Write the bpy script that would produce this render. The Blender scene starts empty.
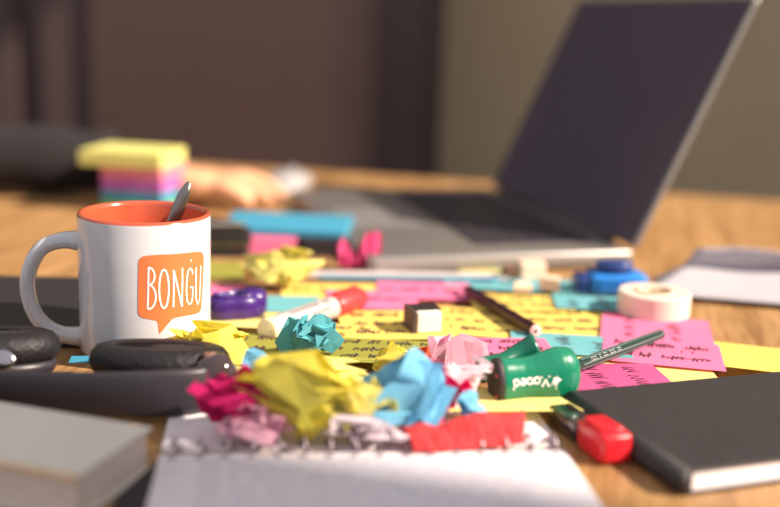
import bpy, bmesh, math, random
from mathutils import Vector, Matrix
R = math.radians
C = bpy.context.scene.collection
scene = bpy.context.scene

# ------------------------------------------------------------------ camera
# units are metres, the table top is z = 0, the room floor z = -0.74
FPX, CAM_H, PITCH, ROLL = 1083.0, 0.215, R(12.3), R(2.0)
cam_d = bpy.data.cameras.new('camera')
cam_d.sensor_width = 36.0
cam_d.lens = FPX / 780.0 * 36.0
cam_d.clip_start = 0.02
cam = bpy.data.objects.new('camera', cam_d)
C.objects.link(cam)
_r, _F, _u = Vector((1, 0, 0)), Vector((0, math.cos(PITCH), -math.sin(PITCH))), Vector((0, math.sin(PITCH), math.cos(PITCH)))
CR = _r * math.cos(ROLL) + _u * math.sin(ROLL)
CU = -_r * math.sin(ROLL) + _u * math.cos(ROLL)
m = Matrix((CR, CU, -_F)).transposed().to_4x4()
m.translation = (0, 0, CAM_H)
cam.matrix_world = m
cam_d.dof.use_dof = True
cam_d.dof.focus_distance = 0.66
cam_d.dof.aperture_fstop = 2.5
scene.camera = cam

# ------------------------------------------------------------------ world, sun, exposure
w = bpy.data.worlds.new('world')
scene.world = w
w.use_nodes = True
bg = w.node_tree.nodes['Background']
bg.inputs[0].default_value = (0.93, 0.92, 0.98, 1)
bg.inputs[1].default_value = 0.54
sun_d = bpy.data.lights.new('sun', 'SUN')
sun_d.energy = 8.6
sun_d.color = (1.0, 0.86, 0.72)
sun_d.angle = R(1.2)
sun = bpy.data.objects.new('sun', sun_d)
C.objects.link(sun)
EL = R(35)
sun_dir = Vector((-0.965 * math.cos(EL), 0.262 * math.cos(EL), -math.sin(EL)))
sun.rotation_euler = sun_dir.to_track_quat('-Z', 'Y').to_euler()
sun.location = (3, -0.5, 2.2)
vs = scene.view_settings
vs.view_transform = 'Standard'
vs.look = 'None'
vs.exposure = 0.35
vs.gamma = 1.0
vs.use_curve_mapping = False


def P(px, py, z=0.0):
    """where the sight line of a measured photo point meets the height z"""
    d = _F + CR * ((px - 390) / FPX) - CU * ((py - 253.5) / FPX)
    t = (z - CAM_H) / d.z
    return Vector((0, 0, CAM_H)) + d * t


# ------------------------------------------------------------------ materials
def lin(c):
    if isinstance(c, str):
        c = c.lstrip('#')
        c = [int(c[i:i + 2], 16) / 255 for i in (0, 2, 4)]
    return [((x + 0.055) / 1.055) ** 2.4 if x > 0.04045 else x / 12.92 for x in c]


MATS = {}


def mat(name, c, rough=0.6, metal=0.0, var=0.06, scale=60.0, bump=0.0, bscale=200.0, translucent=0.0, coat=0.0, spec=0.5, emis=None):
    if name in MATS:
        return MATS[name]
    c = lin(c)
    mt = bpy.data.materials.new(name)
    mt.use_nodes = True
    nt = mt.node_tree
    b = nt.nodes['Principled BSDF']
    b.inputs['Roughness'].default_value = rough
    b.inputs['Metallic'].default_value = metal
    b.inputs['Specular IOR Level'].default_value = spec
    b.inputs['Coat Weight'].default_value = coat
    b.inputs['Coat Roughness'].default_value = 0.08
    tc = nt.nodes.new('ShaderNodeTexCoord')
    nz = nt.nodes.new('ShaderNodeTexNoise')
    nz.inputs['Scale'].default_value = scale
    nz.inputs['Detail'].default_value = 3
    nt.links.new(tc.outputs['Object'], nz.inputs['Vector'])
    rp = nt.nodes.new('ShaderNodeValToRGB')
    rp.color_ramp.elements[0].position = 0.3
    rp.color_ramp.elements[1].position = 0.7
    rp.color_ramp.elements[0].color = [x * (1 - var) for x in c] + [1]
    rp.color_ramp.elements[1].color = [min(1, x * (1 + var)) for x in c] + [1]
    nt.links.new(nz.outputs['Fac'], rp.inputs[0])
    nt.links.new(rp.outputs[0], b.inputs['Base Color'])
    if emis:
        b.inputs['Emission Color'].default_value = lin(emis[0]) + [1]
        b.inputs['Emission Strength'].default_value = emis[1]
    if bump:
        n2 = nt.nodes.new('ShaderNodeTexNoise')
        n2.inputs['Scale'].default_value = bscale
        n2.inputs['Detail'].default_value = 4
        nt.links.new(tc.outputs['Object'], n2.inputs['Vector'])
        bp = nt.nodes.new('ShaderNodeBump')
        bp.inputs['Strength'].default_value = bump
        bp.inputs['Distance'].default_value = 0.001
        nt.links.new(n2.outputs['Fac'], bp.inputs['Height'])
        nt.links.new(bp.outputs[0], b.inputs['Normal'])
    if translucent:
        tr = nt.nodes.new('ShaderNodeBsdfTranslucent')
        nt.links.new(rp.outputs[0], tr.inputs['Color'])
        mx = nt.nodes.new('ShaderNodeMixShader')
        mx.inputs[0].default_value = translucent
        nt.links.new(b.outputs[0], mx.inputs[1])
        nt.links.new(tr.outputs[0], mx.inputs[2])
        nt.links.new(mx.outputs[0], nt.nodes['Material Output'].inputs['Surface'])
    MATS[name] = mt
    return mt


def wood(name, dark, light, rough, stretch=(38, 2.2, 2), rot=0.0, rings=0.6):
    mt = bpy.data.materials.new(name)
    mt.use_nodes = True
    nt = mt.node_tree
    b = nt.nodes['Principled BSDF']
    b.inputs['Roughness'].default_value = rough
    tc = nt.nodes.new('ShaderNodeTexCoord')
    mp = nt.nodes.new('ShaderNodeMapping')
    mp.inputs['Scale'].default_value = stretch
    mp.inputs['Rotation'].default_value = (0, 0, rot)
    nt.links.new(tc.outputs['Object'], mp.inputs[0])
    n1 = nt.nodes.new('ShaderNodeTexNoise')
    n1.inputs['Scale'].default_value = 3.0
    n1.inputs['Detail'].default_value = 6
    n1.inputs['Distortion'].default_value = rings
    nt.links.new(mp.outputs[0], n1.inputs['Vector'])
    n2 = nt.nodes.new('ShaderNodeTexNoise')
    n2.inputs['Scale'].default_value = 14.0
    n2.inputs['Detail'].default_value = 4
    nt.links.new(mp.outputs[0], n2.inputs['Vector'])
    ad = nt.nodes.new('ShaderNodeMix')
    ad.inputs[0].default_value = 0.4
    nt.links.new(n1.outputs['Fac'], ad.inputs[2])
    nt.links.new(n2.outputs['Fac'], ad.inputs[3])
    rp = nt.nodes.new('ShaderNodeValToRGB')
    rp.color_ramp.elements[0].position = 0.36
    rp.color_ramp.elements[1].position = 0.62
    rp.color_ramp.elements[0].color = lin(dark) + [1]
    rp.color_ramp.elements[1].color = lin(light) + [1]
    nt.links.new(ad.outputs[0], rp.inputs[0])
    nt.links.new(rp.outputs[0], b.inputs['Base Color'])
    bp = nt.nodes.new('ShaderNodeBump')
    bp.inputs['Strength'].default_value = 0.15
    bp.inputs['Distance'].default_value = 0.0006
    nt.links.new(ad.outputs[0], bp.inputs['Height'])
    nt.links.new(bp.outputs[0], b.inputs['Normal'])
    MATS[name] = mt
    return mt


def note_mat(k):
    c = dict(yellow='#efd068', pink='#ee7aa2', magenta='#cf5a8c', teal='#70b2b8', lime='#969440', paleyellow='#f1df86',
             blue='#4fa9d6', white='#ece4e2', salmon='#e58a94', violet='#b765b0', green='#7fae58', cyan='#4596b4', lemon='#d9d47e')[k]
    return mat('paper_' + k, c, 0.75, var=0.05, scale=25, translucent=0.12, spec=0.2)


def crumple_mat(k):
    c = dict(yellow='#f9ee72', pink='#f46ba6', magenta='#ec3388', teal='#78cdd6', blue='#93d9f2', white='#f4e9ee', red='#f25a5c', palepink='#f8cbdc', paleyellow='#faf09a', orange='#f5794f')[k]
    return mat('crumpled_' + k, c, 0.7, var=0.1, scale=30, bump=0.25, bscale=90, translucent=0.5, spec=0.2)


white_ceramic = mat('white_ceramic', '#c9c8cc', 0.12, var=0.01, coat=0.6)
orange_glaze = mat('orange_glaze', '#b85236', 0.2, var=0.04, coat=0.5)
orange_print = mat('orange_print', '#e87442', 0.35, var=0.05, scale=40)
white_print = mat('white_print', '#efe9ea', 0.5, var=0.01)
steel = mat('steel', '#8f8b88', 0.28, 1.0, var=0.05)
aluminium = mat('aluminium', '#9d9894', 0.42, 0.75, var=0.03)
alu_edge = mat('aluminium_edge', '#918a84', 0.5, 0.3, var=0.03)
black_plastic = mat('black_plastic', '#2e2a30', 0.42, var=0.1)
screen_black = mat('screen_black', '#4c4652', 0.16, var=0.03, spec=0.45)
key_black = mat('key_black', '#322e35', 0.5, var=0.05)
black_leather = mat('black_leather', '#1e1b1e', 0.5, var=0.15, bump=1.0, bscale=320, spec=0.3)
black_gloss = mat('black_gloss', '#3a2a2c', 0.10, var=0.1, coat=0.8)
black_cover = mat('black_cover', '#2b2729', 0.6, var=0.08, bump=0.3, bscale=500)
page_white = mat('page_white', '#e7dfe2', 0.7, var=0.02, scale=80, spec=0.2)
page_edge = mat('page_edge', '#ded0c6', 0.8, var=0.12, scale=300, spec=0.2)
ink = mat('ink', '#4a2632', 0.6, var=0.1)
ink_dark = mat('ink_dark', '#37262e', 0.6, var=0.1)
pale_rule = mat('pale_rule', '#9fa6bf', 0.8, var=0.05)
skin = mat('skin', '#dba57f', 0.5, var=0.08, scale=40, bump=0.2)
dark_cloth = mat('dark_cloth', '#1b1618', 0.9, var=0.15, scale=90, bump=0.5, bscale=400)
dark_grey_paint = mat('dark_grey_paint', '#4a4544', 0.6, var=0.05)


# ------------------------------------------------------------------ mesh helpers
def me_from(verts, faces, smooth=False, name='mesh'):
    me = bpy.data.meshes.new(name)
    me.from_pydata([tuple(v) for v in verts], [], faces)
    me.update()
    if smooth:
        me.shade_smooth()
    return me


def bm_done(bm, smooth=False):
    bmesh.ops.recalc_face_normals(bm, faces=bm.faces)
    me = bpy.data.meshes.new('mesh')
    bm.to_mesh(me)
    bm.free()
    if smooth:
        me.shade_smooth()
    return me


def box(sx, sy, sz, c=(0, 0, 0), bev=0.0, seg=2, smooth=False):
    """box standing on c.z (centre in x and y)"""
    bm = bmesh.new()
    bmesh.ops.create_cube(bm, size=1)
    for v in bm.verts:
        v.co = Vector((v.co.x * sx + c[0], v.co.y * sy + c[1], (v.co.z + 0.5) * sz + c[2]))
    if bev:
        bmesh.ops.bevel(bm, geom=list(bm.edges), offset=bev, segments=seg, affect='EDGES', profile=0.5)
    return bm_done(bm, smooth)


def prism(outline, z0, z1, bev=0.0, seg=2, smooth=False):
    bm = bmesh.new()
    vs_ = [bm.verts.new((x, y, z0)) for x, y in outline]
    f = bm.faces.new(vs_)
    ex = bmesh.ops.extrude_face_region(bm, geom=[f])
    for v in ex['geom']:
        if isinstance(v, bmesh.types.BMVert):
            v.co.z = z1
    if bev:
        es = [e for e in bm.edges if len(e.link_faces) == 2 and e.calc_face_angle(0) > 0.9]
        bmesh.ops.bevel(bm, geom=es, offset=bev, segments=seg, affect='EDGES', profile=0.5)
    return bm_done(bm, smooth)


def lathe(prof, n=48, smooth=True, closed=False, cap0=False, cap1=False):
    vs_, fs = [], []
    for r, z in prof:
        for i in range(n):
            a = 2 * math.pi * i / n
            vs_.append((r * math.cos(a), r * math.sin(a), z))
    k = len(prof)
    for j in range(k if closed else k - 1):
        j2 = (j + 1) % k
        for i in range(n):
            i2 = (i + 1) % n
            fs.append((j * n + i, j * n + i2, j2 * n + i2, j2 * n + i))
    if cap0:
        fs.append(tuple(range(n))[::-1])
    if cap1:
        fs.append(tuple(range((k - 1) * n, k * n)))
    me = me_from(vs_, fs)
    bm = bmesh.new()
    bm.from_mesh(me)
    return bm_done(bm, smooth)


def sections(rings, caps=True, smooth=True):
    n = len(rings[0])
    vs_ = [v for r in rings for v in r]
    fs = []
    for j in range(len(rings) - 1):
        for i in range(n):
            i2 = (i + 1) % n
            fs.append((j * n + i, j * n + i2, (j + 1) * n + i2, (j + 1) * n + i))
    if caps:
        fs.append(tuple(range(n))[::-1])
        fs.append(tuple(range((len(rings) - 1) * n, len(rings) * n)))
    me = me_from(vs_, fs)
    bm = bmesh.new()
    bm.from_mesh(me)
    return bm_done(bm, smooth)


def tube(path, rad, n=12, flat=(1, 1), up=(0, 0, 1), smooth=True, phase=0.0):
    path = [Vector(p) for p in path]
    if not isinstance(rad, (list, tuple)):
        rad = [rad] * len(path)
    rings = []
    for i, p in enumerate(path):
        t = (path[min(i + 1, len(path) - 1)] - path[max(i - 1, 0)]).normalized()
        u = Vector(up)
        a = t.cross(u)
        if a.length < 1e-4:
            a = t.cross(Vector((0, 1, 0)))
        a.normalize()
        b = a.cross(t).normalized()
        rings.append([p + a * (rad[i] * flat[0] * math.cos(2 * math.pi * k / n + phase)) + b * (rad[i] * flat[1] * math.sin(2 * math.pi * k / n + phase)) for k in range(n)])
    return sections(rings, True, smooth)


def spline(pts, n=24):
    """Catmull-Rom through pts"""
    pts = [Vector(p) for p in pts]
    q = [pts[0] * 2 - pts[1]] + pts + [pts[-1] * 2 - pts[-2]]
    out = []
    for i in range(len(pts) - 1):
        p0, p1, p2, p3 = q[i:i + 4]
        for k in range(n):
            t = k / n
            out.append(0.5 * ((2 * p1) + (p2 - p0) * t + (2 * p0 - 5 * p1 + 4 * p2 - p3) * t * t + (3 * p1 - p0 - 3 * p2 + p3) * t ** 3))
    out.append(pts[-1])
    return out


def ribbon(lines, wd, f):
    """flat pen strokes: polylines in 2-D, f maps (x, y) to 3-D"""
    vs_, fs = [], []
    for ln in lines:
        ln = [Vector((p[0], p[1])) for p in ln]
        base = len(vs_)
        for i, p in enumerate(ln):
            t = ln[min(i + 1, len(ln) - 1)] - ln[max(i - 1, 0)]
            if t.length < 1e-9:
                t = Vector((1, 0))
            t.normalize()
            nrm = Vector((-t.y, t.x)) * wd / 2
            vs_.append(f(*(p + nrm)))
            vs_.append(f(*(p - nrm)))
        for i in range(len(ln) - 1):
            a = base + 2 * i
            fs.append((a, a + 1, a + 3, a + 2))
    return me_from(vs_, fs)


def link(name, me, mt, parent=None):
    o = bpy.data.objects.new(name, me)
    C.objects.link(o)
    if mt and not me.materials:
        me.materials.append(mt)
    if parent:
        o.parent = parent
    return o


def tag(o, label, cat, group=None):
    o['label'] = label
    o['category'] = cat
    if group:
        o['group'] = group
    return o


def thing(name, label, cat, loc=(0, 0, 0), rz=0.0, group=None):
    o = bpy.data.objects.new(name, None)
    o.empty_display_size = 0.02
    C.objects.link(o)
    o.location = loc
    o.rotation_euler = (0, 0, rz)
    return tag(o, label, cat, group)


def single(name, me, mt, label, cat, loc=(0, 0, 0), rz=0.0, group=None):
    o = link(name, me, mt)
    o.location = loc
    o.rotation_euler = (0, 0, rz)
    return tag(o, label, cat, group)


def struct(name, me, mt, parent=None):
    o = link(name, me, mt, parent)
    if not parent:
        o['kind'] = 'structure'
    return o


# ------------------------------------------------------------------ room shell
FL = -0.74
wall_paint = mat('wall_paint', '#cbb694', 0.9, var=0.05, scale=3)
side_paint = mat('side_paint', '#b8ab98', 0.9, var=0.03, scale=4)
floor_wood = wood('floor_wood', '#3a2a20', '#57402e', 0.5, stretch=(2, 14, 2))
frame_white = mat('frame_white', '#d8d2ca', 0.5, var=0.02)
struct('floor', box(5.2, 5.2, 0.04, (-0.95, 0.6, FL - 0.04)), floor_wood)
struct('wall_back', box(5.2, 0.1, 3.0, (-0.95, 2.75, FL)), wall_paint)
bb = struct('baseboard_back', box(5.15, 0.015, 0.09, (-0.95, 2.69, FL), 0.003), frame_white)
WX = 1.65
WZ0, WZ1 = 0.22, 2.0
win = [(0.0, 1.75)]
struct('wall_right', box(0.12, 4.7, WZ0 - FL, (WX + 0.06, 0.35, FL)), side_paint)
struct('wall_right', box(0.12, 4.7, 2.26 - WZ1, (WX + 0.06, 0.35, WZ1)), side_paint)
for a, b in ((-2.0, win[0][0]), (win[0][1], 2.7)):
    struct('wall_right', box(0.12, b - a, WZ1 - WZ0, (WX + 0.06, (a + b) / 2, WZ0)), side_paint)
pane = bpy.data.materials.new('window_pane')
pane.use_nodes = True
nt = pane.node_tree
nt.nodes.remove(nt.nodes['Principled BSDF'])
tb = nt.nodes.new('ShaderNodeBsdfTransparent')
gb = nt.nodes.new('ShaderNodeBsdfGlossy')
gb.inputs['Roughness'].default_value = 0.02
mx = nt.nodes.new('ShaderNodeMixShader')
mx.inputs[0].default_value = 0.05
nt.links.new(tb.outputs[0], mx.inputs[1])
nt.links.new(gb.outputs[0], mx.inputs[2])
nt.links.new(mx.outputs[0], nt.nodes['Material Output'].inputs['Surface'])
for k, (a, b) in enumerate(win):
    e = bpy.data.objects.new('window_%d' % (k + 1), None)
    C.objects.link(e)
    e['kind'] = 'structure'
    e.location = (WX + 0.06, (a + b) / 2, WZ0)
    wd, ht = b - a, WZ1 - WZ0
    for s in (-1, 1):
        link('frame', box(0.05, 0.02, ht, (0, s * (wd / 2 - 0.01), 0)), frame_white, e)
    for z in (0.0, ht - 0.02):
        link('frame', box(0.05, wd - 0.04, 0.02, (0, 0, z)), frame_white, e)
    link('pane', box(0.004, wd - 0.04, ht - 0.04, (0, 0, 0.02)), pane, e)

# dark cabinet against the back wall
cab_wood = wood('cabinet_wood', '#433433', '#4c3a38', 0.55, stretch=(18, 18, 1.5))
cab_wood2 = wood('cabinet_panel_wood', '#47342f', '#503b35', 0.5, stretch=(18, 18, 1.5))
cab = thing('cabinet', 'tall dark brown wooden cabinet with a framed panel door against the wall', 'cabinet', (-0.45, 2.45, FL))
link('body', box(1.09, 0.42, 1.9, (0, 0, 0.04), 0.004), cab_wood, cab)
link('plinth', box(1.05, 0.38, 0.04, (0, 0.01, 0)), cab_wood, cab)
dr = link('door', box(0.78, 0.018, 1.72, (0.12, -0.221, 0.12), 0.003), cab_wood, cab)
link('panel', box(0.58, 0.012, 1.0, (0.12, -0.235, 0.12), 0.005), cab_wood2, dr)
link('panel', box(0.58, 0.012, 0.5, (0.12, -0.235, 1.24), 0.005), cab_wood2, dr)
link('side_stile', box(0.2, 0.018, 1.72, (-0.42, -0.221, 0.12), 0.003), cab_wood, cab)

# ------------------------------------------------------------------ table
TROT = math.atan2(-0.068, 0.332)
table_wood = wood('table_wood', '#866036', '#b88e5e', 0.42, stretch=(30, 2.0, 2), rot=0.0)
tbc = Vector((0.01, 1.494, 0))
tu, tv = Vector((math.cos(TROT), math.sin(TROT), 0)), Vector((-math.sin(TROT), math.cos(TROT), 0))
TW, TD = 2.1, 1.38
tctr = tbc + tu * -0.15 - tv * (TD / 2)
tab = thing('table', 'light brown wooden table with a visible grain under all the clutter', 'table', (tctr.x, tctr.y, FL), TROT)
link('tabletop', box(TW, TD, 0.03, (0, 0, -FL - 0.03), 0.003), table_wood, tab)
link('apron', box(TW - 0.2, TD - 0.2, 0.07, (0, 0, -FL - 0.1)), table_wood, tab)
for sx in (-1, 1):
    for sy in (-1, 1):
        link('leg', box(0.06, 0.06, -FL - 0.03, (sx * (TW / 2 - 0.1), sy * (TD / 2 - 0.1), 0), 0.004), table_wood, tab)

# ------------------------------------------------------------------ laptop
LN = P(634, 250, 0.016)
lu = Vector((0.264, 0.076, 0)).normalized()
lrot = math.atan2(lu.y, lu.x)
lap = thing('laptop', 'open silver laptop with a black screen seen from its side', 'laptop', (LN.x, LN.y, 0), lrot)
# local: hinge near corner at the origin, base runs to -x, far side +y
LD, LW = 0.249, 0.364
base = link('base', box(LD, LW, 0.0145, (-LD / 2, LW / 2, 0.0015), 0.004, 3, True), aluminium, lap)
link('front_edge', box(LD - 0.01, 0.003, 0.010, (-LD / 2, -0.0005, 0.0035), 0.001), alu_edge, base)
for sx in (0.02, LD - 0.02):
    for sy in (0.02, LW - 0.02):
        link('foot', lathe([(0.006, 0), (0.006, 0.002)], 12, False, cap0=True, cap1=True), black_plastic, base).location = (-sx, sy, 0)
kb = link('keyboard', box(0.112, 0.286, 0.0008, (-0.082, LW / 2, 0.016)), key_black, lap)
kv, kf = [], []
for i in range(6):
    for j in range(14):
        x = -0.132 + i * 0.019
        y = LW / 2 - 0.133 + j * 0.0193
        b0 = len(kv)
        for dz in (0.0168, 0.0180):
            for dx, dy in ((0, 0), (0.016, 0), (0.016, 0.0165), (0, 0.0165)):
                kv.append((x + dx, y + dy, dz))
        kf += [(b0 + 4, b0 + 5, b0 + 6, b0 + 7)] + [(b0 + q, b0 + (q + 1) % 4, b0 + 4 + (q + 1) % 4, b0 + 4 + q) for q in range(4)]
ks = link('keys', me_from(kv, kf), key_black, kb)
ks['kind'] = 'stuff'
link('trackpad', box(0.076, 0.105, 0.0004, (-0.195, LW / 2, 0.0160)), mat('trackpad', '#8b8785', 0.5, 0.4), lap)
link('hinge', tube([(-0.004, 0.04, 0.0165), (-0.004, LW - 0.04, 0.0165)], 0.005, 12), black_plastic, lap)
lid = link('lid', box(0.246, LW, 0.005, (0.123, LW / 2, 0), 0.0018, 2), aluminium, lap)
lid.location = (0.004, 0, 0.0165)
lid.rotation_euler = (0, -R(65.8), 0)
# lid local +z faces the keyboard side
link('screen', box(0.242, LW - 0.008, 0.0006, (0.1235, LW / 2, 0.005)), screen_black, lid)

# ------------------------------------------------------------------ mug and spoon
MC = Vector((-0.1535, 0.662, 0))
MR, MH = 0.0408, 0.0922
view_a = math.atan2(-MC.y, -MC.x)
mug = thing('mug', 'white ceramic mug with orange inside and an orange speech bubble print', 'mug', MC)
prof = [(0.0, 0.0035), (0.030, 0.0035), (0.0315, 0.0), (0.0345, 0.0), (0.0385, 0.003), (0.0405, 0.007), (MR, 0.014), (MR, MH - 0.0035), (MR - 0.0003, MH - 0.0018)]
link('body', lathe(prof, 96), white_ceramic, mug)
inner = [(MR - 0.0003, MH - 0.0018), (MR - 0.0008, MH - 0.0005), (MR - 0.0018, MH), (MR - 0.003, MH - 0.0006), (MR - 0.0036, MH - 0.003), (MR - 0.0036, 0.012), (0.034, 0.008), (0.028, 0.006), (0.0, 0.006)]
link('inside_glaze', lathe(inner, 96), orange_glaze, mug, )
hp = [(-0.039, 0.0735), (-0.050, 0.0735), (-0.061, 0.0695), (-0.0680, 0.060), (-0.0715, 0.047), (-0.070, 0.033), (-0.064, 0.021), (-0.053, 0.0135), (-0.039, 0.0115)]
hpath = spline([(x, 0, z) for x, z in hp], 6)
hr = [0.0052 + 0.0020 * (abs(i / (len(hpath) - 1) - 0.5) * 2) ** 6 for i in range(len(hpath))]
ho = link('handle', tube(hpath, hr, 16, (0.92, 1.25), up=(0, 1, 0)), white_ceramic, mug)
ho.rotation_euler = (0, 0, view_a + R(90) - R(4))


def mug_hit(px, py):
    """photo point -> (angle from the facing line, height) on the mug wall"""
    d = (_F + CR * ((px - 390) / FPX) - CU * ((py - 253.5) / FPX))
    o = Vector((0, 0, CAM_H)) - MC
    a = d.x ** 2 + d.y ** 2
    b = 2 * (o.x * d.x + o.y * d.y)
    c = o.x ** 2 + o.y ** 2 - MR ** 2
    t = (-b - math.sqrt(max(0, b * b - 4 * a * c))) / (2 * a)
    h = o + d * t
    return (math.atan2(h.y, h.x) - view_a, h.z)


def mz(zx, zy):
    a, z = mug_hit(130 + zx / 5.07 - 0.5, 240 + zy / 5.07)
    return Vector((a * MR, z))


def on_mug(off):
    def f(x, y):
        a = x / MR + view_a
        return ((MR + off) * math.cos(a), (MR + off) * math.sin(a), y)
    return f


bub = [(46, 112), (52, 95), (64, 84), (90, 78), (150, 74), (200, 72), (260, 67), (320, 61), (352, 58), (366, 62), (374, 75), (375, 110), (371, 200), (366, 290), (362, 348), (355, 364), (340, 373),
       (290, 382), (235, 392), (215, 402), (190, 430), (152, 476), (149, 455), (145, 420), (138, 408), (110, 402), (70, 394), (54, 386), (45, 368), (44, 300), (45, 200)]
bpts = [mz(*q) for q in bub]
bm = bmesh.new()
bvs = [bm.verts.new((q.x, q.y, 0)) for q in bpts]
bm.faces.new(bvs)
bmesh.ops.triangulate(bm, faces=list(bm.faces))
for k in range(18):   # slice so the print follows the wall
    xx = min(q.x for q in bpts) + (k + 0.5) / 18 * (max(q.x for q in bpts) - min(q.x for q in bpts))
    bmesh.ops.bisect_plane(bm, geom=list(bm.verts) + list(bm.edges) + list(bm.faces), plane_co=(xx, 0, 0), plane_no=(1, 0, 0))
fm = on_mug(0.00025)
for v in bm.verts:
    v.co = Vector(fm(v.co.x, v.co.y))
link('speech_bubble', bm_done(bm, True), orange_print, mug)


def arc(cx, cy, rx, ry, a0, a1, n=18):
    return [(cx + rx * math.cos(R(a0 + (a1 - a0) * i / n)), cy + ry * math.sin(R(a0 + (a1 - a0) * i / n))) for i in range(n + 1)]


letters = {
    'B': [[(97, 138), (95, 250), (92, 350)], arc(97, 183, 30, 44, -90, 90), arc(95, 288, 38, 62, -90, 90)],
    'O': [arc(174, 247, 24, 98, 0, 360, 28)],
    'N': [[(221, 340), (223, 250), (222, 152)], [(222, 152), (245, 250), (264, 338)], [(264, 338), (266, 240), (266, 140)]],
    'G': [[(318, 172), (314, 150), (305, 143), (294, 158), (288, 200), (286, 260), (290, 308), (300, 326), (311, 318), (317, 290), (318, 238)], [(318, 238), (304, 240)], [(309, 100), (311, 108)]],
    'U': [[(335, 138), (333, 230), (335, 300), (343, 328), (351, 308), (355, 230), (358, 130)]],
}
for k, ls in letters.items():
    link('letter', ribbon([[mz(*q) for q in l] for l in ls], 0.00105, on_mug(0.0005)), white_print, mug)

# spoon leaning in the mug
sp_tip = MC + Vector((0.0300, -0.012, 0.1130))
sp_bot = MC + Vector((-0.010, -0.016, 0.0125))
ax = (sp_tip - sp_bot)
spn = thing('spoon', 'steel teaspoon leaning in the white mug with its handle sticking out', 'spoon', sp_bot)
pth = [ax * t + Vector((0, 0.002 * math.sin(t * 3.1), 0)) for t in [i / 12 for i in range(13)]]
link('handle', tube(pth, [0.0016, 0.0017, 0.0018, 0.0019, 0.0020, 0.0023, 0.0026, 0.003, 0.0034, 0.0038, 0.004, 0.0036, 0.0015], 12, (1.0, 0.4), up=(0, 1, 0)), steel, spn)
bw = link('bowl', lathe([(0.0001, -0.004), (0.006, -0.003), (0.0105, 0.0), (0.0108, 0.0006), (0.0102, 0.0004), (0.006, -0.0022), (0.0001, -0.003)], 24), steel, spn)
bw.scale = (1.0, 1.45, 1.0)
bw.location = (-0.001, 0.0, 0.0)

# ------------------------------------------------------------------ dark notebook beside the mug
nb2 = thing('notebook', 'flat black notebook on the table behind the mug handle', 'notebook', (-0.322, 0.734, 0), R(3))
link('cover', box(0.24, 0.146, 0.0015, (0, 0, 0.0095), 0.0006), mat('flat_black_cover', '#1c191b', 0.65, var=0.08), nb2)
link('pages', box(0.234, 0.138, 0.008, (0, 0, 0.0015)), page_edge, nb2)
link('spine', box(0.003, 0.146, 0.011, (0.1195, 0, 0), 0.0008), mat('flat_black_cover', '#1c191b', 0.65, var=0.08), nb2)
link('cover', box(0.24, 0.146, 0.0015, (0, 0, 0.0), 0.0006), mat('flat_black_cover', '#1c191b', 0.65, var=0.08), nb2)

# ------------------------------------------------------------------ sticky notes lying on the table
random.seed(7)


def scribble(rng, wd, ht, nlines, vertical=False, dens=1.0):
    lines = []
    nlines = min(nlines, 3)
    W_, H_ = (ht, wd) if vertical else (wd, ht)
    for li in range(nlines):
        y = H_ / 2 - (li + 0.75) * H_ / (nlines + 0.4)
        x = -W_ / 2 + 0.004 + rng.random() * 0.006
        while x < W_ / 2 - 0.012:
            n = rng.randint(3, 7)
            hgt = min(0.0115, H_ / (nlines + 0.4) * 0.62)
            st = []
            sp = 1.6 if vertical else 1.0
            for k in range(n):
                st.append((x, y + hgt * rng.uniform(-0.1, 0.12)))
                st.append((x + 0.0006, y + hgt * rng.uniform(0.45, 1.0)))
                st.append((x + 0.0018, y + hgt * rng.uniform(0.3, 0.7)))
                x += rng.uniform(0.0022, 0.0034) * sp
                if x > W_ / 2 - 0.006:
                    break
            lines.append(st)
            x += rng.uniform(0.003, 0.006) / dens
    if vertical:
        lines = [[(-b_, a_) for a_, b_ in l] for l in lines]
    return lines


ZL = [0.0006]


def note(px, py, wd, ht, rot, col, label, text=0, vert=False, curl=0.0015, dark=False, extra=None, z=None, side=1, ink_w=0.0012):
    """one sticky note; centre given as the measured photo point"""
    zz = ZL[0] if z is None else z
    if z is None:
        ZL[0] += 0.00035
    c = P(px, py, zz)
    h2 = random.uniform(0.6, 1.0) * curl

    def f(x, y, up=0.0):
        v = (y / ht + 0.5) if side > 0 else (0.5 - y / ht)
        u = (x / wd + 0.5)
        return (x, y, h2 * (1 - v) ** 2 + 0.4 * h2 * max(0, u - 0.6) ** 2 + up)
    n = 8
    vs_ = [f((i / n - 0.5) * wd, (j / n - 0.5) * ht) for j in range(n + 1) for i in range(n + 1)]
    fs = [(j * (n + 1) + i, j * (n + 1) + i + 1, (j + 1) * (n + 1) + i + 1, (j + 1) * (n + 1) + i) for j in range(n) for i in range(n)]
    t = thing('sticky_note', label, 'sticky note', c, R(rot), 'sticky notes spread over the table')
    link('sheet', me_from(vs_, fs, True), note_mat(col), t)
    if text or extra:
        rng = random.Random(int(px * 31 + py))
        ls = scribble(rng, wd, ht, text, vert) if text else []
        if extra:
            ls += extra
        hw = link('handwriting', ribbon(ls, ink_w * (0.75 if vert else 1.0), lambda x, y: f(x, y, 0.00018)), ink_dark if dark else ink, t)
        hw['kind'] = 'stuff'
    return t


smile = [arc(0.016, -0.004, 0.005, 0.006, 200, 340, 10), [(0.0125, 0.004), (0.0128, 0.008)], [(0.0195, 0.004), (0.0198, 0.008)]]
S = 0.076
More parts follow.
